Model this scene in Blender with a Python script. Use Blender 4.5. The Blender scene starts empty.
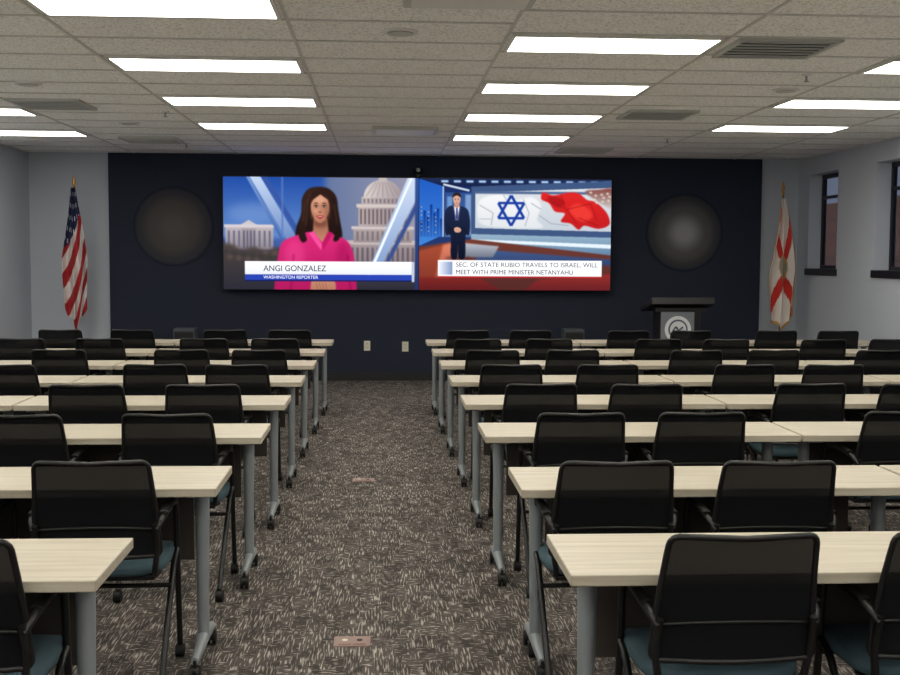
import bpy, bmesh, math, random
import numpy as np
from mathutils import Vector, Matrix
random.seed(7)
sc = bpy.context.scene
try:
    sc.view_settings.view_transform = 'Standard'
    sc.view_settings.look = 'None'
except Exception: pass

def lin(c):
    c = c/255.0
    return c/12.92 if c <= 0.04045 else ((c+0.055)/1.055)**2.4
def L3(rgb): return (lin(rgb[0]), lin(rgb[1]), lin(rgb[2]), 1.0)

# ------------------------------------------------------------ materials
def newmat(name):
    m = bpy.data.materials.new(name); m.use_nodes = True
    nt = m.node_tree
    return m, nt, nt.nodes['Principled BSDF']
def pmat(name, rgb, rough=0.6, metal=0.0, bump=0.0, bscale=80, var=0.0):
    m, nt, b = newmat(name)
    b.inputs['Base Color'].default_value = L3(rgb)
    b.inputs['Roughness'].default_value = rough
    b.inputs['Metallic'].default_value = metal
    if bump or var:
        tc = nt.nodes.new('ShaderNodeTexCoord')
        n = nt.nodes.new('ShaderNodeTexNoise'); n.inputs['Scale'].default_value = bscale
        n.inputs['Detail'].default_value = 3
        nt.links.new(tc.outputs['Object'], n.inputs['Vector'])
        if bump:
            bp = nt.nodes.new('ShaderNodeBump'); bp.inputs['Strength'].default_value = bump
            bp.inputs['Distance'].default_value = 0.01
            nt.links.new(n.outputs['Fac'], bp.inputs['Height']); nt.links.new(bp.outputs['Normal'], b.inputs['Normal'])
        if var:
            r = nt.nodes.new('ShaderNodeValToRGB')
            c = L3(rgb)
            r.color_ramp.elements[0].position = .35; r.color_ramp.elements[1].position = .65
            r.color_ramp.elements[0].color = (c[0]*(1-var), c[1]*(1-var), c[2]*(1-var), 1)
            r.color_ramp.elements[1].color = (min(1,c[0]*(1+var)), min(1,c[1]*(1+var)), min(1,c[2]*(1+var)), 1)
            nt.links.new(n.outputs['Fac'], r.inputs['Fac']); nt.links.new(r.outputs['Color'], b.inputs['Base Color'])
    return m
def emat(name, rgb, s):
    m = bpy.data.materials.new(name); m.use_nodes = True
    nt = m.node_tree; nt.nodes.clear()
    e = nt.nodes.new('ShaderNodeEmission'); o = nt.nodes.new('ShaderNodeOutputMaterial')
    e.inputs['Color'].default_value = L3(rgb); e.inputs['Strength'].default_value = s
    nt.links.new(e.outputs[0], o.inputs[0]); return m

def carpet():
    m, nt, b = newmat('carpet_mat'); N = nt.nodes; K = nt.links
    tc = N.new('ShaderNodeTexCoord')
    def streak(sx, sy, lo, hi):
        mp = N.new('ShaderNodeMapping'); mp.inputs['Scale'].default_value = (sx, sy, 1)
        K.new(tc.outputs['Object'], mp.inputs['Vector'])
        n = N.new('ShaderNodeTexNoise'); n.inputs['Scale'].default_value = 1; n.inputs['Detail'].default_value = 1.5
        K.new(mp.outputs['Vector'], n.inputs['Vector'])
        r = N.new('ShaderNodeValToRGB'); r.color_ramp.elements[0].position = lo; r.color_ramp.elements[1].position = hi
        K.new(n.outputs['Fac'], r.inputs['Fac']); return r.outputs['Color']
    a = streak(150, 11, .51, .64); c = streak(30, 80, .55, .68)
    mp = N.new('ShaderNodeMapping'); mp.inputs['Scale'].default_value = (20, 10, 1); K.new(tc.outputs['Object'], mp.inputs['Vector'])
    v = N.new('ShaderNodeTexVoronoi'); v.distance = 'CHEBYCHEV'; v.inputs['Scale'].default_value = 1.0
    K.new(mp.outputs['Vector'], v.inputs['Vector'])
    sx = N.new('ShaderNodeSeparateColor'); K.new(v.outputs['Color'], sx.inputs[0])
    vr = N.new('ShaderNodeValToRGB'); vr.color_ramp.elements[0].position = .62; vr.color_ramp.elements[1].position = .66
    K.new(sx.outputs[0], vr.inputs['Fac'])
    mx = N.new('ShaderNodeMixRGB'); K.new(vr.outputs['Color'], mx.inputs['Fac']); K.new(a, mx.inputs[1]); K.new(c, mx.inputs[2])
    dk = N.new('ShaderNodeValToRGB'); dk.color_ramp.elements[0].position = .1; dk.color_ramp.elements[1].position = .8
    dk.color_ramp.elements[0].color = (.45,.45,.46,1); dk.color_ramp.elements[1].color = (1,1,1,1)
    K.new(sx.outputs[1], dk.inputs['Fac'])
    col = N.new('ShaderNodeMixRGB'); K.new(mx.outputs[0], col.inputs['Fac'])
    col.inputs[1].default_value = L3((86, 80, 77)); col.inputs[2].default_value = L3((178, 171, 163))
    mu = N.new('ShaderNodeMixRGB'); mu.blend_type = 'MULTIPLY'; mu.inputs['Fac'].default_value = .8
    K.new(col.outputs[0], mu.inputs[1]); K.new(dk.outputs['Color'], mu.inputs[2])
    K.new(mu.outputs[0], b.inputs['Base Color']); b.inputs['Roughness'].default_value = .95
    b.inputs['Specular IOR Level'].default_value = .1
    bp = N.new('ShaderNodeBump'); bp.inputs['Strength'].default_value = .25; bp.inputs['Distance'].default_value = .004
    K.new(mx.outputs[0], bp.inputs['Height']); K.new(bp.outputs['Normal'], b.inputs['Normal'])
    return m
def wood_top():
    m, nt, b = newmat('ash_laminate'); N = nt.nodes; K = nt.links
    tc = N.new('ShaderNodeTexCoord'); mp = N.new('ShaderNodeMapping'); mp.inputs['Scale'].default_value = (2.5, 60, 60)
    K.new(tc.outputs['Object'], mp.inputs['Vector'])
    n = N.new('ShaderNodeTexNoise'); n.inputs['Scale'].default_value = 1; n.inputs['Detail'].default_value = 4
    K.new(mp.outputs['Vector'], n.inputs['Vector'])
    r = N.new('ShaderNodeValToRGB'); r.color_ramp.elements[0].position = .3; r.color_ramp.elements[1].position = .7
    r.color_ramp.elements[0].color = L3((172, 162, 144)); r.color_ramp.elements[1].color = L3((196, 188, 171))
    K.new(n.outputs['Fac'], r.inputs['Fac']); K.new(r.outputs['Color'], b.inputs['Base Color'])
    b.inputs['Roughness'].default_value = .42
    return m
def tile_mat():
    m, nt, b = newmat('acoustic_tile'); N = nt.nodes; K = nt.links
    tc = N.new('ShaderNodeTexCoord')
    n = N.new('ShaderNodeTexNoise'); n.inputs['Scale'].default_value = 70; n.inputs['Detail'].default_value = 4
    K.new(tc.outputs['Object'], n.inputs['Vector'])
    r = N.new('ShaderNodeValToRGB'); r.color_ramp.elements[0].position = .34; r.color_ramp.elements[1].position = .52
    r.color_ramp.elements[0].color = L3((206, 206, 204)); r.color_ramp.elements[1].color = L3((250, 250, 248))
    K.new(n.outputs['Fac'], r.inputs['Fac']); K.new(r.outputs['Color'], b.inputs['Base Color'])
    b.inputs['Roughness'].default_value = .95
    bp = N.new('ShaderNodeBump'); bp.inputs['Strength'].default_value = .3; bp.inputs['Distance'].default_value = .004
    K.new(n.outputs['Fac'], bp.inputs['Height']); K.new(bp.outputs['Normal'], b.inputs['Normal'])
    return m
def mesh_fabric():
    m = bpy.data.materials.new('mesh_fabric'); m.use_nodes = True; nt = m.node_tree; N = nt.nodes; K = nt.links
    b = N['Principled BSDF']; b.inputs['Base Color'].default_value = L3((17, 18, 21)); b.inputs['Roughness'].default_value = .9
    b.inputs['Specular IOR Level'].default_value = .15
    t = N.new('ShaderNodeBsdfTransparent'); mx = N.new('ShaderNodeMixShader'); mx.inputs[0].default_value = .975
    K.new(t.outputs[0], mx.inputs[1]); K.new(b.outputs[0], mx.inputs[2]); K.new(mx.outputs[0], N['Material Output'].inputs[0])
    return m
def glass_mat():
    m = bpy.data.materials.new('window_glass'); m.use_nodes = True; nt = m.node_tree; N = nt.nodes; K = nt.links
    N.clear()
    t = N.new('ShaderNodeBsdfTransparent'); t.inputs[0].default_value = (.55, .55, .6, 1)
    g = N.new('ShaderNodeBsdfGlossy'); g.inputs['Roughness'].default_value = .05
    mx = N.new('ShaderNodeMixShader'); mx.inputs[0].default_value = .12; o = N.new('ShaderNodeOutputMaterial')
    K.new(t.outputs[0], mx.inputs[1]); K.new(g.outputs[0], mx.inputs[2]); K.new(mx.outputs[0], o.inputs[0]); return m
def vcol_mat(name, emission=None):
    m = bpy.data.materials.new(name); m.use_nodes = True; nt = m.node_tree; N = nt.nodes; K = nt.links
    a = N.new('ShaderNodeAttribute'); a.attribute_name = 'Col'
    if emission:
        e = N.new('ShaderNodeEmission'); e.inputs['Strength'].default_value = emission
        K.new(a.outputs['Color'], e.inputs['Color']); K.new(e.outputs[0], N['Material Output'].inputs[0])
    else:
        K.new(a.outputs['Color'], N['Principled BSDF'].inputs['Base Color'])
        N['Principled BSDF'].inputs['Roughness'].default_value = .7
    return m
def disc_mat(name, stops):
    m, nt, b = newmat(name); N = nt.nodes; K = nt.links
    tc = N.new('ShaderNodeTexCoord'); g = N.new('ShaderNodeTexGradient'); g.gradient_type = 'SPHERICAL'
    mp = N.new('ShaderNodeMapping'); mp.inputs['Scale'].default_value = (2.0, 2.0, 2.0)
    K.new(tc.outputs['Object'], mp.inputs['Vector']); K.new(mp.outputs['Vector'], g.inputs['Vector'])
    r = N.new('ShaderNodeValToRGB'); r.color_ramp.interpolation = 'EASE'
    r.color_ramp.elements[0].position = stops[0][0]; r.color_ramp.elements[0].color = L3(stops[0][1])
    r.color_ramp.elements[1].position = stops[-1][0]; r.color_ramp.elements[1].color = L3(stops[-1][1])
    for p,c in stops[1:-1]:
        e = r.color_ramp.elements.new(p); e.color = L3(c)
    K.new(g.outputs['Fac'], r.inputs['Fac']); K.new(r.outputs['Color'], b.inputs['Base Color'])
    b.inputs['Roughness'].default_value = .85; b.inputs['Specular IOR Level'].default_value = .2
    return m
def brick_mat():
    m, nt, b = newmat('brick'); N = nt.nodes; K = nt.links
    tc = N.new('ShaderNodeTexCoord'); mp = N.new('ShaderNodeMapping'); mp.inputs['Rotation'].default_value = (math.radians(90), 0, math.radians(90))
    t = N.new('ShaderNodeTexBrick'); t.inputs['Scale'].default_value = 4
    t.inputs['Color1'].default_value = L3((206, 132, 84)); t.inputs['Color2'].default_value = L3((178, 108, 70)); t.inputs['Mortar'].default_value = L3((184, 160, 134))
    K.new(tc.outputs['Object'], mp.inputs['Vector']); K.new(mp.outputs['Vector'], t.inputs['Vector']); K.new(t.outputs['Color'], b.inputs['Base Color'])
    return m

M = dict(
 carpet=carpet(), top=wood_top(), tile=tile_mat(), fabric=mesh_fabric(), glass=glass_mat(), brick=brick_mat(),
 wall=pmat('painted_wall_grey', (184, 190, 201), .85, bump=.15, bscale=150, var=.015),
 navy=pmat('painted_wall_navy', (29, 36, 55), .85, bump=.15, bscale=150, var=.04),
 base=pmat('rubber_baseboard', (24, 24, 28), .5),
 tbar=pmat('tbar_white', (204, 203, 200), .5),
 leg=pmat('leg_grey_metal', (142, 148, 152), .45, .2),
 black=pmat('black_plastic', (13, 13, 14), .45),
 rubber=pmat('black_rubber', (12, 12, 12), .6),
 seat=pmat('seat_fabric_blue', (66, 88, 98), .9, bump=.3, bscale=300, var=.1),
 modesty=pmat('modesty_panel', (66, 58, 53), .7),
 lens=emat('troffer_lens', (255, 250, 236), 11),
 frame=pmat('fixture_frame', (224, 223, 220), .4),
 grey=pmat('fixture_grey', (190, 192, 188), .5),
 white=pmat('white_plastic', (220, 220, 215), .4),
 slot=pmat('vent_dark', (40, 40, 40), .7),
 bronze=pmat('bronze_frame', (28, 28, 36), .4, .3),
 gold=pmat('gold', (196, 150, 70), .3, .8),
 pole=pmat('oak_pole', (130, 90, 50), .4),
 lect=pmat('lectern_dark', (30, 26, 27), .4),
 lectp=pmat('lectern_panel', (120, 124, 132), .45),
 seal=pmat('seal_white', (225, 226, 228), .5),
 seal2=pmat('seal_blue', (84, 94, 112), .5),
 plate=pmat('floor_plate', (150, 124, 116), .4, .3),
 spk=pmat('speaker_grey', (70, 76, 82), .7),
 vflag=vcol_mat('flag_cloth'), vscreen=vcol_mat('display_emission', 1.25),
 almond=pmat('outlet_almond', (225, 220, 200), .4),
)

# ------------------------------------------------------------ mesh builder
class MB:
    def __init__(s): s.v=[]; s.f=[]; s.m=[]; s.sm=[]; s.mats=[]
    def mi(s, k):
        if k not in s.mats: s.mats.append(k)
        return s.mats.index(k)
    def add(s, vs, fs, k, smooth=False, mat=None):
        o=len(s.v); i=s.mi(k)
        for p in vs:
            p=Vector(p)
            if mat is not None: p = mat @ p
            s.v.append(p)
        for f in fs: s.f.append([o+a for a in f]); s.m.append(i); s.sm.append(smooth)
    def box(s, x0,x1,y0,y1,z0,z1, k, bev=0, mat=None):
        bm=bmesh.new(); bmesh.ops.create_cube(bm,size=1)
        for v in bm.verts:
            v.co=Vector(((x0+x1)/2+v.co.x*(x1-x0),(y0+y1)/2+v.co.y*(y1-y0),(z0+z1)/2+v.co.z*(z1-z0)))
        if bev: bmesh.ops.bevel(bm,geom=list(bm.edges),offset=bev,segments=3,profile=.5,affect='EDGES')
        bm.verts.index_update()
        s.add([v.co.copy() for v in bm.verts],[[v.index for v in f.verts] for f in bm.faces],k,False,mat)
        bm.free()
    def tube(s, pts, r, k, seg=8, sub=0, closed=False, sq=(1,1)):
        P=[Vector(p) for p in pts]
        R=list(r) if isinstance(r,(list,tuple)) else [r]*len(P)
        if sub:
            Q=[];RR=[];n=len(P)
            rng = n if closed else n-1
            for i in range(rng):
                p0=P[(i-1)%n] if closed or i>0 else P[i]; p1=P[i]; p2=P[(i+1)%n]; p3=P[(i+2)%n] if closed or i+2<n else P[(i+1)%n]
                for j in range(sub):
                    t=j/sub
                    Q.append(.5*((2*p1)+(-p0+p2)*t+(2*p0-5*p1+4*p2-p3)*t*t+(-p0+3*p1-3*p2+p3)*t**3))
                    RR.append(R[i]*(1-t)+R[(i+1)%n]*t)
            if not closed: Q.append(P[-1]); RR.append(R[-1])
            P,R=Q,RR
        n=len(P); vs=[]; fs=[]
        up=None
        for i in range(n):
            a=P[(i-1)%n] if closed or i>0 else P[0]; b=P[(i+1)%n] if closed or i<n-1 else P[-1]
            t=(b-a).normalized()
            if up is None:
                up=Vector((0,0,1)) if abs(t.z)<.9 else Vector((0,1,0))
            e1=(up-t*up.dot(t)).normalized(); up=e1
            e2=t.cross(e1)
            for j in range(seg):
                an=2*math.pi*j/seg
                vs.append(P[i]+e1*math.cos(an)*R[i]*sq[0]+e2*math.sin(an)*R[i]*sq[1])
        for i in range(n if closed else n-1):
            for j in range(seg):
                a=i*seg+j; b=i*seg+(j+1)%seg; c=((i+1)%n)*seg+(j+1)%seg; d=((i+1)%n)*seg+j
                fs.append([a,b,c,d])
        s.add(vs,fs,k,True)
        if not closed:   # flat end caps with their own vertices
            s.add(vs[:seg],[list(range(seg))[::-1]],k,False); s.add(vs[-seg:],[list(range(seg))],k,False)
    def cyl(s, a, b, r, k, seg=20, r2=None): s.tube([a,b],[r, r if r2 is None else r2],k,seg)
    def sphere(s, c, r, k, sc=(1,1,1), n=12):
        vs=[];fs=[]
        for i in range(n+1):
            th=math.pi*i/n
            for j in range(n*2):
                ph=math.pi*j/n
                vs.append((c[0]+r*sc[0]*math.sin(th)*math.cos(ph),c[1]+r*sc[1]*math.sin(th)*math.sin(ph),c[2]+r*sc[2]*math.cos(th)))
        for i in range(n):
            for j in range(n*2):
                a=i*2*n+j;b=i*2*n+(j+1)%(2*n)
                fs.append([a,a+2*n,b+2*n,b])
        s.add(vs,fs,k,True)
    def mesh(s, name):
        me=bpy.data.meshes.new(name); me.from_pydata([tuple(v) for v in s.v],[],s.f)
        for k in s.mats: me.materials.append(M[k])
        for i,p in enumerate(me.polygons): p.material_index=s.m[i]; p.use_smooth=s.sm[i]
        bm=bmesh.new(); bm.from_mesh(me); bmesh.ops.recalc_face_normals(bm,faces=bm.faces); bm.to_mesh(me); bm.free()
        me.update(); return me
    def obj(s, name, loc=(0,0,0), rz=0):
        return place(s.mesh(name), name, loc, rz)
def place(me, name, loc=(0,0,0), rz=0):
    o=bpy.data.objects.new(name, me); o.location=loc; o.rotation_euler=(0,0,rz); sc.collection.objects.link(o); return o

# ------------------------------------------------------------ room
XL, XR, YB, YF, H = -4.34, 5.31, 14.6, -3.0, 2.82
AL, AR = -3.37, 4.82
b=MB(); b.box(XL-.2,XR+.2,YF-.2,YB+.2,-.1,0,'carpet'); b.obj('floor')
b=MB(); b.box(XL-.2,XR+.2,YF-.2,YB+.2,H,H+.1,'tile'); b.obj('ceiling')
b=MB(); b.box(XL-.2,XL,YF,YB+.2,0,H,'wall'); b.obj('wall_left')
b=MB(); b.box(XL,XR,YB+.04,YB+.2,0,H,'wall'); b.obj('wall_back')
b=MB(); b.box(AL,AR,YB,YB+.04,0,H,'navy'); b.obj('wall_accent')
b=MB(); b.box(XL-.2,XR+.2,YF-.2,YF,0,H,'wall'); b.obj('wall_front')
W=[(11.30,12.28),(13.34,14.26)]; Z0,Z1=1.43,2.60
b=MB()
ys=[YF]+[y for w in W for y in w]+[YB+.2]
for i in range(0,len(ys),2): b.box(XR,XR+.22,ys[i],ys[i+1],0,H,'wall')
for a,c in W:
    b.box(XR,XR+.22,a,c,0,Z0,'wall'); b.box(XR,XR+.22,a,c,Z1,H,'wall')
b.obj('wall_right')
for i,(a,c) in enumerate(W):
    b=MB(); x=XR+.16
    b.box(x,x+.05,a,a+.04,Z0,Z1,'bronze'); b.box(x,x+.05,c-.04,c,Z0,Z1,'bronze')
    b.box(x,x+.05,a,c,Z0,Z0+.05,'bronze'); b.box(x,x+.05,a,c,Z1-.05,Z1,'bronze')
    b.box(x,x+.05,a,c,2.30,2.335,'bronze')
    b.box(x+.02,x+.03,a+.04,c-.04,Z0+.05,Z1-.05,'glass')
    b.box(XR-.03,x,a-.03,c+.03,Z0-.07,Z0+.012,'bronze',.008)
    b.obj('window_%d'%(i+1))
b=MB(); b.box(7.2,7.5,10,19,-.1,2.45,'brick'); b.obj('brick_wall_exterior')
b=MB(); b.box(AL,AR,YB-.015,YB,0,.10,'base'); b.box(XL,AL,YB+.025,YB+.04,0,.10,'base'); b.box(AR,XR,YB+.025,YB+.04,0,.10,'base'); b.obj('baseboard_back')
b=MB(); b.box(XL,XL+.015,YF,YB+.04,0,.10,'base'); b.obj('baseboard_left')
b=MB(); b.box(XR-.015,XR,YF,YB+.04,0,.10,'base'); b.obj('baseboard_right')

# lights
colx={'LL':-3.70,'L':-1.145,'R':1.345,'RR':3.82}
ly={'L':[6.02+1.8*k for k in range(-5,4)],'R':[6.88+1.8*k for k in range(-5,4)],
    'RR':[7.5+1.8*k for k in range(-5,3)],'LL':[10.5+1.8*k for k in range(-7,2)]}
b=MB()
hw,hd=.61,.265
b.box(-hw+.02,hw-.02,-hd+.035,hd-.035,-.014,-.006,'lens')
b.box(-hw,hw,-hd,-hd+.037,-.014,0,'frame'); b.box(-hw,hw,hd-.037,hd,-.014,0,'frame')
b.box(-hw,-hw+.022,-hd,hd,-.014,0,'frame'); b.box(hw-.022,hw,-hd,hd,-.014,0,'frame')
lm=b.mesh('ceiling_light')
for k in ly:
    for y in ly[k]: place(lm,'ceiling_light',(colx[k],y,H))
b=MB()
edges=[-4.33,-3.06,-1.79,-.51,.71,1.98,3.19,4.45,5.31]
for e in edges[:-1]: b.box(e-.009,e+.009,YF,YB,H-.007,H,'tbar')
ph={0:10.5,1:6.02,2:6.02,3:6.02,4:6.88,5:6.88,6:7.5,7:7.5}
for i in range(8):
    y=ph[i]+.3-.6*30
    while y<YB:
        if y>YF: b.box(edges[i],edges[i+1],y-.009,y+.009,H-.007,H,'tbar')
        y+=.6
b.obj('ceiling_grid')
b=MB(); b.box(-.28,.28,-.28,.28,-.012,0,'slot')
for j in range(6):
    y=-.22+j*.088; b.box(-.27,.27,y-.006,y+.006,-.020,-.010,'grey')
b.box(-.3,.3,-.3,-.27,-.02,0,'grey'); b.box(-.3,.3,.27,.3,-.02,0,'grey'); b.box(-.3,-.27,-.3,.3,-.02,0,'grey'); b.box(.27,.3,-.3,.3,-.02,0,'grey')
vm=b.mesh('air_vent')
for x,y in [(2.34,6.9),(2.40,10.15),(2.35,13.6),(-2.75,9.95),(-2.5,12.9)]: place(vm,'air_vent',(x,y,H))
b=MB(); b.cyl((0,0,-.012),(0,0,0),.10,'frame',24); b.cyl((0,0,-.018),(0,0,-.01),.075,'grey',24,.07)
sm=b.mesh('ceiling_speaker')
for x,y in [(.1,6.6),(-2.6,8.8),(-2.4,11.3),(3.0,8.6)]: place(sm,'ceiling_speaker',(x,y,H))
b=MB(); b.cyl((0,0,-.01),(0,0,0),.035,'frame',16); b.cyl((0,0,-.045),(0,0,-.01),.008,'leg',8); b.cyl((0,0,-.05),(0,0,-.045),.018,'leg',12)
sp=b.mesh('fire_sprinkler')
for x,y in [(2.9,7.9),(-1.9,10.4),(3.0,12.2),(-2.2,13.3)]: place(sp,'fire_sprinkler',(x,y,H))
b=MB(); b.box(-.32,.32,-.26,.26,-.03,0,'grey',.01); b.box(-.28,.28,-.22,.22,-.036,-.03,'frame')
am=b.mesh('ceiling_access_panel')
for x,y in [(.42,5.60),(.22,11.6)]: place(am,'ceiling_access_panel',(x,y,H))

# ------------------------------------------------------------ table
LT=1.51; DT=.46; HT=.72
b=MB(); h=LT/2
b.box(-h,h,-DT/2,DT/2,HT-.032,HT,'top',.004)
b.box(-h+.08,h-.08,-.03,.03,HT-.048,HT-.032,'leg')
for s in (-1,1):
    x=s*(h-.085)
    b.box(x-.033,x+.033,-.17,.17,HT-.046,HT-.032,'leg',.004)
    b.tube([(x,0,HT-.04),(x,0,.40),(x,0,.09)],[.033,.029,.026],'leg',14,0,False,(1,.85))
    b.tube([(x,-.215,.075),(x,-.1,.085),(x,0,.10),(x,.1,.085),(x,.215,.075)],[.016,.022,.028,.022,.016],'leg',10,3,False,(1,.9))
    for y in (-.205,.205):
        b.cyl((x,y,.05),(x,y,.08),.012,'rubber',10)
        for dx in (-.018,.006): b.cyl((x+dx,y,.029),(x+dx+.012,y,.029),.029,'rubber',18)
        b.cyl((x-.02,y,.035),(x+.02,y,.035),.02,'black',14)
b.box(-h+.14,h-.14,.15,.162,.36,HT-.035,'modesty',.003)
tm=b.mesh('training_table')

# ------------------------------------------------------------ chair
b=MB()
zb,zt=.50,.85; rc=.024
def hw_(z):
    t=(z-zb)/(zt-zb); w=.222+(.193-.222)*t
    d=min(z-zb,zt-z)
    if d<rc: w-= rc-math.sqrt(max(0,rc*rc-(rc-d)**2))
    return w
def yb_(x,z):
    t=(z-zb)/(zt-zb)
    return -.19-.075*t-.03*(1-(x/.21)**2)+.015*math.sin(math.pi*t)
zs=[zb+(zt-zb)*t for t in (0,.004,.016,.04,.07,.25,.4,.55,.7,.82,.93,.96,.984,.996,1)]
vs=[];fs=[];nx=10
for z in zs:
    w=hw_(z)
    for i in range(nx+1):
        x=-w+2*w*i/nx; vs.append((x,yb_(x,z),z))
for r in range(len(zs)-1):
    for i in range(nx):
        a=r*(nx+1)+i; fs.append([a,a+1,a+nx+2,a+nx+1])
b.add(vs,fs,'fabric',True)
loop=[(hw_(z),yb_(hw_(z),z),z) for z in zs]+[(x,yb_(x,zt),zt-.003*(1-abs(x)/.1)) for x in (.09,0,-.09)]+[(-hw_(z),yb_(hw_(z),z),z) for z in zs[::-1]]+[(x,yb_(x,zb),zb) for x in (-.09,0,.09)]
b.tube(loop,.0085,'black',8,0,True,(1,1))
b.tube([(x,yb_(x,.60)-.004,.60+.012*(1-(x/.2)**2)) for x in (-.2,-.1,0,.1,.2)],.005,'black',6,3)
n=20
def ring(sx,sy,z,dz):
    out=[]
    for i in range(n):
        a=2*math.pi*i/n; c,s_=math.cos(a),math.sin(a)
        ex=.5
        x=sx*math.copysign(abs(c)**ex,c); y=.045+sy*math.copysign(abs(s_)**ex,s_)
        out.append((x,y,z-(dz*(max(0,y-.15)/.1)**2)))
    return out
R=[ring(.20,.20,.415,.01),ring(.222,.222,.425,.012),ring(.225,.225,.445,.015),ring(.215,.215,.462,.02),ring(.16,.16,.468,.02),ring(.08,.08,.464,0)]
vs=[p for r_ in R for p in r_]; fs=[]
for r_ in range(len(R)-1):
    for i in range(n): fs.append([r_*n+i,r_*n+(i+1)%n,(r_+1)*n+(i+1)%n,(r_+1)*n+i])
fs.append([i for i in range(n)][::-1]); fs.append([(len(R)-1)*n+i for i in range(n)])
b.add(vs,fs,'seat',True)
b.box(-.19,.19,-.14,.22,.395,.418,'black',.008)
for s in (-1,1):
    X=s*.228
    b.tube([(s*.208,-.225,.60),(X,-.17,.635),(X,-.02,.642),(X,.08,.637),(X,.125,.60),(X,.145,.42),(X,.195,.05)],.0115,'black',8,4)
    b.tube([(X,-.17,.648),(X,-.02,.654),(X,.09,.648)],[.016,.018,.014],'black',8,3,False,(.45,1.1))
    b.tube([(X,.135,.44),(X,.05,.40),(X,-.12,.22),(X,-.27,.05)],.0115,'black',8,3)
    b.tube([(s*.19,-.05,.405),(s*.195,-.17,.43),(s*.208,-.195,.52),(s*.206,-.225,.62)],.011,'black',8,3)
    for y in (.195,-.27):
        b.cyl((X-.016,y,.026),(X+.016,y,.026),.026,'rubber',14); b.cyl((X,y,.03),(X,y,.06),.010,'black',8)
b.tube([(-.228,.14,.40),(.228,.14,.40)],.011,'black',8); b.tube([(-.228,-.02,.345),(.228,-.02,.345)],.009,'black',8)
cm=b.mesh('mesh_back_chair')

far=[3.46+1.19*k for k in range(8)]
xin_r=[.50,.505,.485,.475,.47,.46,.45,.44]
xin_l=[-.74,-.60,-.56,-.55,-.54,-.53,-.51,-.49]
RX={0:[.93,1.53],1:[.815,1.40],2:[.90,1.47],3:[.885,1.48],4:[.86,1.50]}
LX={0:[-1.125,-1.75],1:[-1.01,-1.61],2:[-.95,-1.62],3:[-.99,-1.62],4:[-.94,-1.48],5:[-.93,-1.52]}
for k in range(8):
    fy=.16 if k==0 else .10
    yc=far[k]-DT/2-(.06 if k==1 else 0)
    for j in range(3):
        x0=xin_r[k]+j*1.525
        place(tm,'training_table',(x0+LT/2,yc,0))
        xs=RX.get(k,[x0+.385,x0+1.0]) if j==0 else [x0+o for o in ([.43,1.04] if j==1 else [.38,1.0])]
        for x in xs:
            place(cm,'mesh_back_chair',(x+random.uniform(-.006,.006),yc-DT/2+fy+random.uniform(-.02,.02)*(k>0),0),random.uniform(-.03,.03))
    yc=far[k]-DT/2
    for j in range(2):
        x0=xin_l[k]-j*1.525
        place(tm,'training_table',(x0-LT/2,yc,0))
        xs=LX.get(k,[x0-.405,x0-1.02]) if j==0 else [x0-.36,x0-1.03]
        for x in xs:
            place(cm,'mesh_back_chair',(x+random.uniform(-.006,.006),yc-DT/2+fy+random.uniform(-.02,.02)*(k>0),0),random.uniform(-.03,.03))

# ------------------------------------------------------------ displays (flat picture as a fine coloured grid)
class CM:
    def __init__(s): s.v=[];s.f=[];s.c=[]
    def face(s,pts,cols):
        o=len(s.v); s.v+=pts; s.f.append(list(range(o,o+len(pts)))); s.c+=cols
    def obj(s,name,mat,parent=None):
        me=bpy.data.meshes.new(name); me.from_pydata(s.v,[],s.f)
        at=me.color_attributes.new('Col','FLOAT_COLOR','CORNER')
        for i,c in enumerate(s.c): at.data[i].color=c
        me.materials.append(mat); me.update()
        o=bpy.data.objects.new(name,me); sc.collection.objects.link(o); o.parent=parent; return o
def gblur(a,sg):
    r=max(1,int(3*sg)); k=np.exp(-.5*(np.arange(-r,r+1)/sg)**2); k/=k.sum()
    a=np.apply_along_axis(lambda q: np.convolve(q,k,mode='full')[r:r+len(q)],0,a)
    return np.apply_along_axis(lambda q: np.convolve(q,k,mode='full')[r:r+len(q)],1,a)
SS=4
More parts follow.
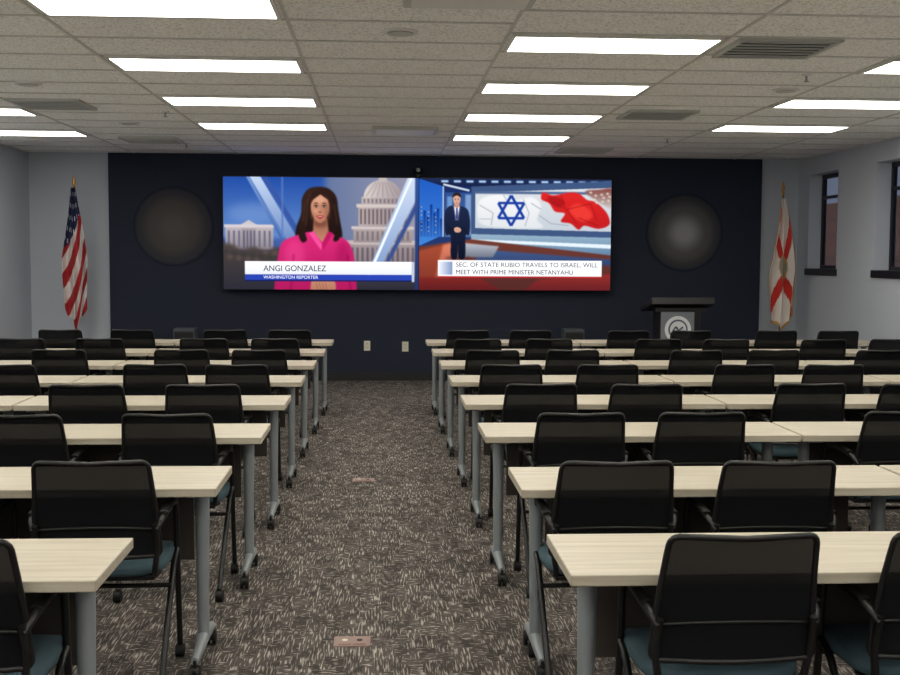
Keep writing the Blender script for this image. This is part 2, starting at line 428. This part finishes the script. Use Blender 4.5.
class Pic(CM):
    def __init__(s,x0,zt,y0,u,w,h):
        super().__init__(); s.x0=x0;s.zt=zt;s.y0=y0;s.u=u;s.w=w;s.h=h
        s.img=np.zeros((h*SS,w*SS,3)); s.soft=.28
    def _mask(s,pts,soft):
        sg=soft*SS; pad=int(3*sg)+2
        xs=[p[0]*SS for p in pts]; ys=[p[1]*SS for p in pts]
        X0=max(0,int(min(xs))-pad); X1=min(s.w*SS,int(max(xs))+pad+1); Y0=max(0,int(min(ys))-pad); Y1=min(s.h*SS,int(max(ys))+pad+1)
        if X1<=X0 or Y1<=Y0: return None
        ox,oy=X0-pad,Y0-pad; ww,hh=X1-X0+2*pad,Y1-Y0+2*pad
        gx=ox+np.arange(ww)+.5; m=np.zeros((hh,ww)); n=len(pts)
        for r in range(hh):
            y=oy+r+.5; cr=[]
            for i in range(n):
                xa,ya=xs[i],ys[i]; xb,yb=xs[(i+1)%n],ys[(i+1)%n]
                if (ya<=y)!=(yb<=y): cr.append(xa+(y-ya)*(xb-xa)/(yb-ya))
            cr.sort()
            for i in range(0,len(cr)-1,2): m[r,(gx>=cr[i])&(gx<cr[i+1])]=1
        m=gblur(m,max(sg,.6))
        return m[pad:pad+Y1-Y0,pad:pad+X1-X0],X0,X1,Y0,Y1
    def poly(s,pts,col,col2=None,soft=None,alpha=1,horiz=False):
        q=s._mask(pts,s.soft if soft is None else soft)
        if q is None: return
        m,X0,X1,Y0,Y1=q; c1=np.array(col,float); c2=np.array(col2 if col2 is not None else col,float)
        if horiz:
            a=min(p[0] for p in pts)*SS; b_=max(p[0] for p in pts)*SS
            t=np.clip((np.arange(X0,X1)-a)/(b_-a+1e-6),0,1)[None,:,None]
        else:
            a=min(p[1] for p in pts)*SS; b_=max(p[1] for p in pts)*SS
            t=np.clip((np.arange(Y0,Y1)-a)/(b_-a+1e-6),0,1)[:,None,None]
        C=c1*(1-t)+c2*t; mm=(m*alpha)[:,:,None]
        s.img[Y0:Y1,X0:X1]=s.img[Y0:Y1,X0:X1]*(1-mm)+C*mm
    def rect(s,x0,y0,x1,y1,col,col2=None,**k): s.poly([(x0,y0),(x1,y0),(x1,y1),(x0,y1)],col,col2,**k)
    def hrect(s,x0,y0,x1,y1,c1,c2,**k): s.poly([(x0,y0),(x1,y0),(x1,y1),(x0,y1)],c1,c2,horiz=True,**k)
    def ell(s,cx,cy,rx,ry,col,col2=None,n=28,**k):
        s.poly([(cx+rx*math.cos(2*math.pi*i/n),cy+ry*math.sin(2*math.pi*i/n)) for i in range(n)],col,col2,**k)
    def smooth(s,pts,col,col2=None,sub=5,**k):
        Q=[];n=len(pts)
        for i in range(n):
            p0,p1,p2,p3=[Vector(pts[(i+q)%n]) for q in (-1,0,1,2)]
            for j in range(sub):
                t=j/sub; q=.5*((2*p1)+(-p0+p2)*t+(2*p0-5*p1+4*p2-p3)*t*t+(-p0+3*p1-3*p2+p3)*t**3); Q.append((q.x,q.y))
        s.poly(Q,col,col2,**k)
    def line(s,x0,y0,x1,y1,w,col,**k):
        d=Vector((x1-x0,y1-y0)).normalized(); n=Vector((-d.y,d.x))*w/2
        s.poly([(x0+n.x,y0+n.y),(x1+n.x,y1+n.y),(x1-n.x,y1-n.y),(x0-n.x,y0-n.y)],col,**k)
    def text(s,body,x,y,size,col,width=None,bold=.0):
        cu=bpy.data.curves.new('t','FONT'); cu.body=body; cu.size=size; cu.offset=bold
        o=bpy.data.objects.new('t',cu); sc.collection.objects.link(o); bpy.context.view_layer.update()
        me=bpy.data.meshes.new_from_object(o.evaluated_get(bpy.context.evaluated_depsgraph_get()))
        mx=max(v.co.x for v in me.vertices); mn=min(v.co.x for v in me.vertices)
        k=(width/(mx-mn)) if width else 1
        for p in me.polygons:
            s.face([(s.x0+(x+(me.vertices[i].co.x-mn)*k)*s.u, s.y0-.003, s.zt-(y-me.vertices[i].co.y)*s.u) for i in p.vertices],[L3(col)]*len(p.vertices))
        bpy.data.objects.remove(o); bpy.data.meshes.remove(me)
    def finish(s,parent):
        q=2
        f=SS//q; hh,ww=s.h*q,s.w*q
        g=np.clip(s.img,0,255).reshape(hh,f,ww,f,3).mean(axis=(1,3))/255.
        g=np.where(g<=.04045,g/12.92,((g+.055)/1.055)**2.4)
        nx_,ny_=ww,hh
        xs=s.x0+np.linspace(0,s.w,nx_)*s.u; zs_=s.zt-np.linspace(0,s.h,ny_)*s.u
        V=np.stack([np.tile(xs,ny_),np.full(nx_*ny_,s.y0),np.repeat(zs_,nx_)],1)
        idx=np.arange(nx_*ny_).reshape(ny_,nx_)
        F=np.stack([idx[:-1,:-1],idx[1:,:-1],idx[1:,1:],idx[:-1,1:]],-1).reshape(-1,4)
        me=bpy.data.meshes.new('screen_image'); me.from_pydata(V.tolist(),[],F.tolist())
        at=me.color_attributes.new('Col','FLOAT_COLOR','POINT')
        rgba=np.ones((ny_*nx_,4),dtype=np.float32); rgba[:,:3]=g.reshape(-1,3)
        at.data.foreach_set('color',rgba.ravel()); me.materials.append(M['vscreen']); me.update()
        o=bpy.data.objects.new('screen_image',me); sc.collection.objects.link(o); o.parent=parent
        if s.f: s.obj('screen_caption',M['vscreen'],parent)

YS=14.45; U=2.40/193
def display(x0, zt, name):
    b=MB(); b.box(x0-.012,x0+2.40+.008,YS+.004,YB,zt-1.392,zt+.012,'black',.003)
    return b.obj(name)

# --- left display: reporter
d1=display(-1.95,2.535,'video_wall_display')
p=Pic(-1.95,2.53,YS,U,193,111)
p.hrect(0,0,193,111,(40,72,150),(112,122,150))
p.rect(-5,-5,112,60,(26,66,150),(92,130,190),soft=2)
p.hrect(100,-5,198,85,(92,108,146),(146,142,158),soft=3)
p.ell(30,36,26,10,(120,150,200),soft=4,alpha=.5)
p.rect(2,49,49,72,(176,166,172),(132,124,132),soft=.5); p.poly([(14,49),(25,42.5),(36,49)],(190,182,186),soft=.4); p.rect(1,47,50,50,(198,190,194),soft=.4)
for i in range(9): p.rect(4.5+i*5,53,6.6+i*5,69,(100,98,118),soft=.5)
p.rect(18,51,32,72,(150,142,150),(120,112,122),soft=.6)
for i in range(4): p.rect(19.5+i*3.4,53,20.9+i*3.4,70,(86,84,104),soft=.4)
p.smooth([(-6,70),(6,66),(18,71),(30,69),(42,72),(54,69),(64,80),(62,115),(-6,115)],(72,62,58),(34,36,50),soft=1.6)
for i in range(14): p.ell(2+i*4.4,74+(i*5)%9,3,2.2,(94,80,70) if i%2 else (50,50,50),soft=1.1,alpha=.6)
p.poly([(24,-3),(35,-3),(72,60),(65,66)],(186,202,226),(96,124,176),soft=.5)
p.poly([(37,-3),(41,-3),(76,54),(73,60)],(52,80,150),soft=.6)
p.poly([(21,-3),(24,-3),(62,66),(59,66)],(120,150,200),(60,90,150),soft=.6)
p.line(58,-3,58,60,1.6,(84,112,176),soft=.6)
p.rect(110,64,200,102,(152,140,142),(110,100,108),soft=.8)
for i in range(17): p.rect(111+i*5,69,113+i*5,92,(88,78,88),soft=.6)
p.rect(106,62,200,66,(186,174,172),soft=.5)
p.rect(128,50,186,64,(164,150,150),(140,128,130),soft=.6); p.rect(126,48,188,51,(192,180,178),soft=.4)
for i in range(11): p.rect(131+i*5,53,133+i*5,62,(112,102,108),soft=.5)
p.hrect(133,28,181,48,(176,162,158),(138,126,134),soft=.5)
for i in range(12): p.rect(134.6+i*4,31,136.4+i*4,46,(104,92,98),soft=.45)
p.rect(131,26,183,29.4,(196,184,180),soft=.4); p.hrect(136,19,178,26,(178,166,162),(142,130,136),soft=.4)
for i in range(10): p.rect(138+i*4,21,139.4+i*4,25,(112,102,108),soft=.4)
p.poly([(138+38*(1-math.cos(math.pi*i/20))/2,20-18*math.sin(math.pi*i/20)) for i in range(21)],(204,194,190),(150,138,142),soft=.5,horiz=True)
for i in range(7): p.line(157+(i-3)*5.6,19,157+(i-3)*2.2,4,.8,(138,126,130),soft=.5,alpha=.8)
p.rect(153,-2,161,4,(180,170,166),soft=.5)
p.rect(104,98,200,115,(56,52,60),(34,36,48),soft=1.5)
p.poly([(183,-3),(196,-3),(196,10),(149,100),(139,100)],(196,208,228),(112,140,186),soft=.5)
p.poly([(196,12),(196,22),(155,100),(151,100)],(52,74,134),soft=.6)
p.poly([(140,100),(186,-3),(188,-3),(143,100)],(230,236,244),soft=.4)
p.rect(189,-3,196,115,(48,76,140),(34,48,92),soft=.5)
# woman
p.smooth([(95,9.5),(84,11.5),(77.5,21),(76.5,36),(72,48),(71,60),(78,69),(90,64),(102,64),(112,67),(117,58),(115,46),(113,32),(111,19),(104,11.5)],(46,28,24),(26,16,15),soft=.7)
p.smooth([(84,54),(70,58),(58,64),(53.5,78),(51.5,96),(50,116),(60,118),(96,118),(124,118),(131,116),(130,94),(128,76),(122,63),(110,57),(103,55),(96,58)],(206,40,112),(160,22,84),soft=.5)
p.ell(70,76,10,14,(226,66,138),soft=3,alpha=.5); p.ell(118,78,7,16,(150,14,76),soft=3,alpha=.55); p.ell(96,92,16,12,(170,20,88),soft=4,alpha=.4)
p.line(69,76,66,112,1.2,(120,10,60),soft=.9,alpha=.7); p.line(122,76,125,112,1.2,(110,10,56),soft=.9,alpha=.7)
p.poly([(89,40),(102,40),(103.5,54),(97,64),(88,54)],(140,88,68),(184,126,100),soft=.6)
p.ell(95.5,45.5,7,4,(104,60,48),soft=1.4,alpha=.7)
p.poly([(84,55),(88.5,53),(97,66),(96,72)],(230,74,146),soft=.5); p.poly([(108,55),(103,53),(97,66),(98,72)],(176,24,90),soft=.5)
p.smooth([(95,16.5),(88,20),(86,28),(86.8,35),(90,41.5),(95,45),(100,41.5),(103.4,35),(104,28),(102,20)],(200,144,116),(174,116,92),soft=.55)
p.ell(101.8,33,2.8,8.5,(132,80,62),soft=1.6,alpha=.6); p.ell(88.3,37,2,5,(150,96,76),soft=1.4,alpha=.5)
p.ell(90.5,33.5,2.6,2,(218,152,126),soft=1.2,alpha=.6); p.ell(94.5,22,4.5,2.6,(218,166,138),soft=1.4,alpha=.6)
p.smooth([(95.5,12.4),(87,15),(82.6,25),(84.2,34),(82.5,42),(80.5,54),(82,62),(77,64),(73.5,54),(77,36),(79,19),(87,11.5)],(52,32,27),(34,21,19),soft=.6)
p.smooth([(94.5,12.4),(103,15),(107.4,26),(105.8,36),(108,44),(110.5,52),(108,62),(113,62),(116,52),(112.5,34),(110,19),(102,11.5)],(42,26,22),(28,18,17),soft=.6)
p.poly([(85.5,27),(87,19),(94.5,13.5),(102.5,19),(104.5,27),(102.5,22),(95.5,17),(88.5,22)],(44,28,23),soft=.5)
for a in ((80,24,78,44),(83,22,81,48),(109,26,112,46),(86,16,82,26)): p.line(*a,1.0,(92,58,46),soft=.9,alpha=.6)
for cx in (91.2,99.0):
    p.ell(cx,28.5,2.5,1.5,(104,64,52),soft=.7,alpha=.85); p.ell(cx,28.9,1.6,.7,(216,202,194),soft=.3); p.ell(cx,28.9,.85,.85,(28,17,15),soft=.25)
    p.line(cx-2.1,28.0,cx+2.1,28.0,.7,(26,16,14),soft=.25)
p.smooth([(88.7,26.2),(91,25.0),(93.4,25.9),(91,25.9)],(54,34,28),soft=.4); p.smooth([(96.8,25.9),(99.2,25.0),(101.6,26.2),(99.2,25.9)],(54,34,28),soft=.4)
p.line(96.3,27,96.2,34,1.0,(160,104,82),soft=.7,alpha=.8); p.ell(95.1,34.4,1.9,.8,(126,76,60),soft=.5,alpha=.85)
p.smooth([(91.4,38.6),(94,37.5),(95.1,37.9),(96.4,37.5),(99,38.6),(95.2,41)],(156,46,54),soft=.35); p.line(93,38.8,97.6,38.8,.5,(236,220,214),soft=.25)
p.ell(95.2,42.4,2.4,.7,(148,96,76),soft=.6,alpha=.6)
p.smooth([(86,104),(90,99),(97,98),(104,99),(110,104),(108,115),(88,115)],(190,132,108),(160,104,84),soft=.6)
for i in range(4): p.line(91+i*3,104,93+i*3,112,.6,(130,80,64),soft=.4,alpha=.8)
p.rect(21,83,186,96,(240,242,246),(218,222,230),soft=.2); p.rect(21,96,186,101.5,(38,64,170),soft=.2); p.rect(21,101.5,186,102.8,(20,30,90),soft=.2)
p.rect(186,83,188.5,103,(180,190,210),soft=.2)
p.text('ANGI GONZALEZ',39,92.8,8.2,(26,30,40),62,.03); p.text('WASHINGTON REPORTER',39,100.3,4.4,(236,240,250),54)
p.finish(d1)

# --- right display: studio
d2=display(.457,2.535,'video_wall_display')
p=Pic(.457,2.53,YS,U,193,111)
p.rect(0,0,193,111,(22,40,92),(40,60,110))
p.rect(-2,-2,198,8,(30,44,84),(20,30,66))
for i in range(14): p.rect(22+i*12.5,2,29+i*12.5,4.0,(170,200,232),soft=.5)
p.poly([(-2,0),(24,8),(24,56),(-2,68)],(30,84,180),(60,124,200))
for i in range(7):
    h_=[14,24,18,30,22,26,16][i]; p.rect(1+i*3.3,56-h_,3.4+i*3.3,58,(16,50,130),(44,96,176),soft=.4)
for i in range(16): p.rect(2+(i*7)%21,28+(i*5)%26,2.8+(i*7)%21,28.9+(i*5)%26,(240,214,150),soft=.3)
p.line(24,6,50,12,2,(190,200,214)); p.line(24,8,24,58,1.4,(160,180,210))
p.rect(26,14,54,58,(44,74,136),(74,104,150)); p.rect(28,18,33,54,(100,140,190),soft=.6); p.rect(46,16,52,56,(116,146,188),soft=.6)
p.poly([(52,8),(198,1),(198,62),(52,57)],(58,80,120),soft=.5); p.poly([(56,14),(198,8),(198,52),(56,49)],(206,210,214),(182,190,200),soft=.3)
p.smooth([(60,22),(70,17),(84,16),(96,21),(112,18),(122,26),(118,40),(124,48),(100,49),(78,48),(62,45),(58,34)],(226,226,228),(208,212,216),soft=.8)
for a in [((60,26),(74,34)),((74,34),(72,46)),((84,16),(88,22)),((104,20),(110,34)),((110,34),(106,47)),((60,40),(72,40)),((112,24),(122,30)),((120,36),(132,44)),((132,44),(150,46))]:
    p.line(*a[0],*a[1],.7,(140,148,160),soft=.4)
p.rect(55,12.6,198,15,(70,92,132),soft=.5)
p.smooth([(124,13),(134,16),(150,13),(160,14),(168,20),(176,22),(184,28),(190,36),(191,45),(180,49),(166,46),(160,50),(152,44),(142,42),(146,34),(136,32),(130,24),(122,20)],(208,36,36),(180,26,28),soft=.5)
p.smooth([(150,30),(158,24),(168,28),(174,36),(166,42),(156,38)],(226,60,52),soft=1.2,alpha=.8)
p.smooth([(128,18),(140,18),(146,24),(138,28)],(150,16,24),soft=.8,alpha=.7)
for a in [((126,20),(148,30)),((148,30),(158,44)),((148,30),(172,24)),((142,15),(146,28)),((172,24),(178,40)),((160,38),(180,46))]: p.line(*a[0],*a[1],.7,(136,14,22),soft=.5,alpha=.8)
p.smooth([(166,12),(180,10),(196,10),(196,30),(186,26),(176,20)],(120,60,56),(196,196,196),soft=.8)
for i in range(10): p.ell(172+(i*13)%20,13+(i*5)%11,1.4,1.0,(200,196,180),soft=.5)
cx,cy,r=92,31.5,15.0
for rot in (90,-90):
    pts=[(cx+r*math.cos(math.radians(rot+120*i)),cy+r*math.sin(math.radians(rot+120*i))) for i in range(3)]
    for i in range(3): p.line(*pts[i],*pts[(i+1)%3],2.7,(24,58,150),soft=.35)
p.poly([(52,55),(198,58),(198,78),(52,66)],(140,166,186),(84,116,148),soft=.4); p.poly([(52,60),(198,65),(198,69),(52,62.5)],(214,226,234),soft=.4)
p.poly([(-2,68),(52,60),(198,76),(198,115),(-2,115)],(104,54,44),(76,36,36),soft=.5)
p.poly([(-2,72),(40,62),(60,66),(10,115),(-2,115)],(160,72,48),(110,44,36),soft=1); p.poly([(24,66),(34,64),(30,115),(12,115)],(206,120,92),(140,64,52),soft=1)
p.poly([(60,70),(198,80),(198,86),(56,82)],(60,84,130),(44,60,100),soft=.8); p.poly([(44,64),(80,67),(74,78),(34,78)],(170,176,186),(104,108,124),soft=.6)
p.poly([(120,100),(198,94),(198,115),(100,115)],(140,44,40),(86,26,32),soft=1)
p.poly([(0,98),(60,98),(90,115),(0,115)],(120,36,34),(80,24,28),soft=1)
p.ell(39,79,13,2,(50,30,34),soft=1.2,alpha=.6)
p.smooth([(30,27.5),(38,27),(44,28),(49,32),(51,44),(50,56),(46.5,57),(46,78),(39.5,78.5),(39,60),(38,78.5),(32,78),(31.5,57),(27,56),(25,44),(26,33)],(28,38,68),(14,18,34),soft=.4)
p.poly([(34.5,27),(40.5,27),(38.5,41),(36.6,41)],(226,230,240),soft=.3); p.poly([(36.9,29),(38.5,29),(38.9,39),(37.6,42),(36.5,39)],(56,60,120),soft=.25)
p.line(34.3,27.5,36.6,42,.8,(70,80,112),soft=.3); p.line(41,27.5,38.8,42,.8,(70,80,112),soft=.3)
p.poly([(35.4,23),(39.6,23),(40,28),(37.6,29.5),(35,28)],(180,130,108),soft=.3)
p.smooth([(37.5,15.6),(34.4,17.4),(33.9,21.6),(35.2,25.4),(37.5,27),(39.8,25.4),(41.1,21.6),(40.6,17.4)],(218,172,148),(194,144,120),soft=.35)
p.smooth([(37.5,14),(34.1,15.2),(33.3,19),(34.4,18.4),(37.5,17),(40.6,18.4),(41.7,19),(40.9,15.2)],(42,30,26),soft=.35)
for ex in (36,39): p.ell(ex,20.9,.6,.45,(40,28,26),soft=.2); p.line(ex-.9,19.7,ex+.9,19.7,.35,(70,48,40),soft=.2)
p.line(36.5,24.4,38.6,24.4,.5,(140,70,66),soft=.25); p.line(37.5,21,37.4,23,.4,(176,128,108),soft=.25)
p.smooth([(29,48),(33,49),(37,48),(42,49),(45,48),(47,52),(43,54),(37,55),(30,54)],(20,26,48),soft=.4)
p.smooth([(35,49.5),(38,48.3),(41,49.3),(42,51.5),(40,53.5),(36,53)],(210,162,138),soft=.3)
for i in range(3): p.line(37+i*1.4,50,37.8+i*1.4,52.8,.35,(160,112,94),soft=.2)
p.rect(19,81,184,97,(244,245,247),(234,236,240),soft=.2); p.rect(19,97,184,98.4,(176,36,40),soft=.2)
p.text('SEC. OF STATE RUBIO TRAVELS TO ISRAEL, WILL',37,87.7,6.3,(30,32,40),143)
p.text('MEET WITH PRIME MINISTER NETANYAHU',37,95.1,6.3,(30,32,40),118)
p.hrect(20,82.5,33.5,95.5,(222,226,234),(120,140,180),soft=.3)
p.finish(d2)

# conference camera
b=MB(); b.cyl((0,0,0),(0,0,.02),.06,'black',20); b.box(-.02,.02,-.02,.02,.02,.05,'black'); b.sphere((0,0,.085),.05,'black',(1.1,1,1)); b.cyl((0,-.035,.085),(0,-.06,.085),.025,'leg',16)
b.obj('conference_camera',(.44,14.5,2.547))

# ------------------------------------------------------------ round wall emblems
for i,(x,z,m_) in enumerate([(-2.58,1.92,disc_mat('emblem_a',[(.01,(31,37,55)),(.14,(58,58,64)),(.45,(78,75,74)),(.9,(88,85,84))])),
                             (3.83,1.885,disc_mat('emblem_b',[(.01,(31,37,55)),(.14,(62,62,67)),(.42,(88,87,89)),(.9,(150,150,153))]))]):
    M['emb%d'%i]=m_
    b=MB(); b.cyl((0,-.012,0),(0,.0,0),.495,'emb%d'%i,72)
    b.obj('round_wall_emblem',(x,YB,z))

# ------------------------------------------------------------ outlets
for x,z in [(-.19,.44),(.29,.43)]:
    b=MB(); b.box(-.04,.04,-.008,0,-.062,.062,'almond',.003)
    for dz in (-.025,.025):
        b.box(-.017,.017,-.011,-.007,dz-.017,dz+.017,'almond',.002); b.box(-.008,-.005,-.0115,-.011,dz-.006,dz+.008,'slot'); b.box(.005,.008,-.0115,-.011,dz-.006,dz+.008,'slot')
    b.obj('wall_outlet',(x,YB,z))
b=MB(); b.box(0,.008,-.06,.06,-.06,.06,'white',.003); b.box(.008,.014,-.035,-.01,-.03,.03,'almond',.002); b.box(.008,.014,.01,.035,-.03,.03,'almond',.002)
b.obj('light_switch',(XL,13.3,1.17))

for x,y in [(-.12,4.62),(-.13,8.03)]:
    b=MB(); b.box(-.075,.075,-.06,.06,0,.006,'plate',.003); b.box(-.055,-.005,-.045,.045,.006,.009,'plate',.001); b.box(.005,.055,-.045,.045,.006,.009,'plate',.001)
    b.cyl((.03,0,.009),(.03,0,.011),.012,'slot',12); b.cyl((-.03,0,.009),(-.03,0,.011),.012,'almond',12)
    b.obj('floor_outlet_box',(x,y,0))

for x in (-2.40,2.37):
    b=MB(); b.box(-.13,.13,-.12,.12,.02,.68,'spk',.015); b.box(-.11,.11,-.135,-.118,.06,.64,'black',.006)
    b.cyl((0,-.14,.22),(0,-.134,.22),.08,'spk',24); b.cyl((0,-.14,.48),(0,-.134,.48),.05,'spk',24)
    for sx in (-.09,.09):
        for sy in (-.08,.08): b.cyl((sx,sy,0),(sx,sy,.025),.015,'rubber',10)
    b.obj('floor_speaker',(x,14.3,0))

# ------------------------------------------------------------ flags
def flag(name, x, y, colf, ztop, zbot, wmax, shift, finial):
    e=bpy.data.objects.new(name,None); e.location=(0,0,0); sc.collection.objects.link(e)
    b=MB()
    b.cyl((x,y,0),(x,y,.02),.15,'gold',32); b.cyl((x,y,.02),(x,y,.05),.11,'gold',32,.05); b.cyl((x,y,.05),(x,y,.12),.04,'gold',20,.025)
    b.cyl((x,y,.05),(x,y,2.36),.013,'pole',14); b.cyl((x,y,1.18),(x,y,1.22),.018,'gold',14)
    b.sphere((x,y,2.37),.02,'gold')
    b.tube([(x,y,2.38),(x,y,2.41),(x,y,2.44),(x,y,2.52)],[.008,.024,.020,.001],'gold',8,3,False,(.5,1))
    o=b.obj('flag_pole'); o.parent=e
    c=CM(); NU,NV=96,90
    def pt(u,v):
        w=.03+wmax*min(1,v*1.7)**.9*(1-.35*max(0,v-.7))
        amp=.02+.06*min(1,v*2)
        ph=u*2*math.pi*2.6+v*1.6
        xx=x+(u-.45)*2*w+shift*min(1,v*1.5)+.012*math.sin(v*7+u*5)+.012*math.sin(ph*1.0+.8)*min(1,2*v)
        yy=y-.03-amp*(.5+.5*math.sin(ph))-.02*math.sin(v*5)
        zz=ztop-(ztop-zbot)*v*(1-.16*abs(u-.5)*1.6)+.025*math.sin(ph+1)*v
        return (xx,yy,zz)
    for i in range(NU):
        for j in range(NV):
            col=L3(colf((i+.5)/NU,(j+.5)/NV,i,j))
            c.face([pt(i/NU,j/NV),pt((i+1)/NU,j/NV),pt((i+1)/NU,(j+1)/NV),pt(i/NU,(j+1)/NV)],[col]*4)
    o=c.obj('flag_cloth',M['vflag'],e)
    bm=bmesh.new(); bm.from_mesh(o.data); bmesh.ops.remove_doubles(bm,verts=bm.verts,dist=1e-5); bm.to_mesh(o.data); bm.free()
    for p_ in o.data.polygons: p_.use_smooth=True
def us(u,v,i,j):
    if v+.30*u<.50:
        return (210,210,222) if ((i+ (j//8%2)*7)%14 in(4,5,6,7) and j%8 in (3,4,5)) else (22,28,72)
    return (160,20,32) if int((u*.9+v*1.6)*5.2)%2==0 else (214,208,206)
def fl(u,v,i,j):
    if u<.03 or u>.97 or v>.975: return (196,152,70)
    e=((u-.5)/.17)**2+((v-.52)/.10)**2
    if e<1: return (184,150,92) if e>.72 else ((110,140,150) if (i//4+j//4)%2 else (170,140,100))
    d1_=abs((u-.5)-(v-.55)*1.1); d2_=abs((u-.5)+(v-.55)*1.1)
    return (204,40,30) if min(d1_,d2_)<.075 else (226,218,212)
flag('american_flag',-3.67,14.15,us,2.36,.70,.115,0,'spear')
flag('florida_state_flag',4.94,14.15,fl,2.30,.64,.15,-.02,'spear')

# ------------------------------------------------------------ lectern
b=MB()
b.box(-.27,.27,-.20,.20,0,.06,'lect',.01)
b.box(-.24,.24,-.15,.15,.06,.95,'lect',.008)
b.box(-.235,.16,-.165,-.148,.10,.95,'lectp',.005)
R_=Matrix.Translation((0,0,1.01)) @ Matrix.Rotation(math.radians(-12),4,'X')
b.box(-.37,.37,-.24,.24,-.03,.03,'lect',.008,R_)
b.box(-.37,.37,-.26,-.235,-.03,.05,'lect',.006,R_)
b.box(-.30,.30,-.17,.17,.94,.99,'lect',.006)
b.cyl((-.035,-.166,.74),(-.035,-.172,.74),.155,'seal',40); b.cyl((-.035,-.172,.74),(-.035,-.175,.74),.115,'seal2',40); b.cyl((-.035,-.175,.74),(-.035,-.178,.74),.095,'seal',40)
b.tube([(-.10,-.18,.72),(-.06,-.18,.77),(-.03,-.18,.73),(.02,-.18,.77)],.010,'seal2',6,3)
b.tube([(-.09,-.18,.69),(-.03,-.18,.71),(.02,-.18,.69)],.006,'seal2',6,3)
b.box(-.16,.09,-.170,-.164,.53,.56,'seal')
b.box(-.13,.06,-.170,-.164,.48,.50,'seal')
b.tube([(.1,.12,1.02),(.1,.13,1.10),(.08,.10,1.16)],.005,'black',6,4); b.sphere((.08,.095,1.165),.012,'black')
b.obj('lectern',(3.43,13.35,0),math.radians(3))

# ------------------------------------------------------------ world, camera
w=bpy.data.worlds.new('World'); sc.world=w; w.use_nodes=True
bg=w.node_tree.nodes['Background']; bg.inputs[0].default_value=(.42,.5,.62,1); bg.inputs[1].default_value=1.0
cam=bpy.data.cameras.new('Camera'); co=bpy.data.objects.new('Camera',cam); sc.collection.objects.link(co)
cam.sensor_width=36; cam.lens=1160*36/900; cam.clip_end=100
co.matrix_world = Matrix.Translation((0,0,1.56)) @ Matrix.Rotation(math.radians(-3.35),4,'Z') @ Matrix.Rotation(math.radians(90-3.97),4,'X') @ Matrix.Rotation(math.radians(.3),4,'Z')
sc.camera=co
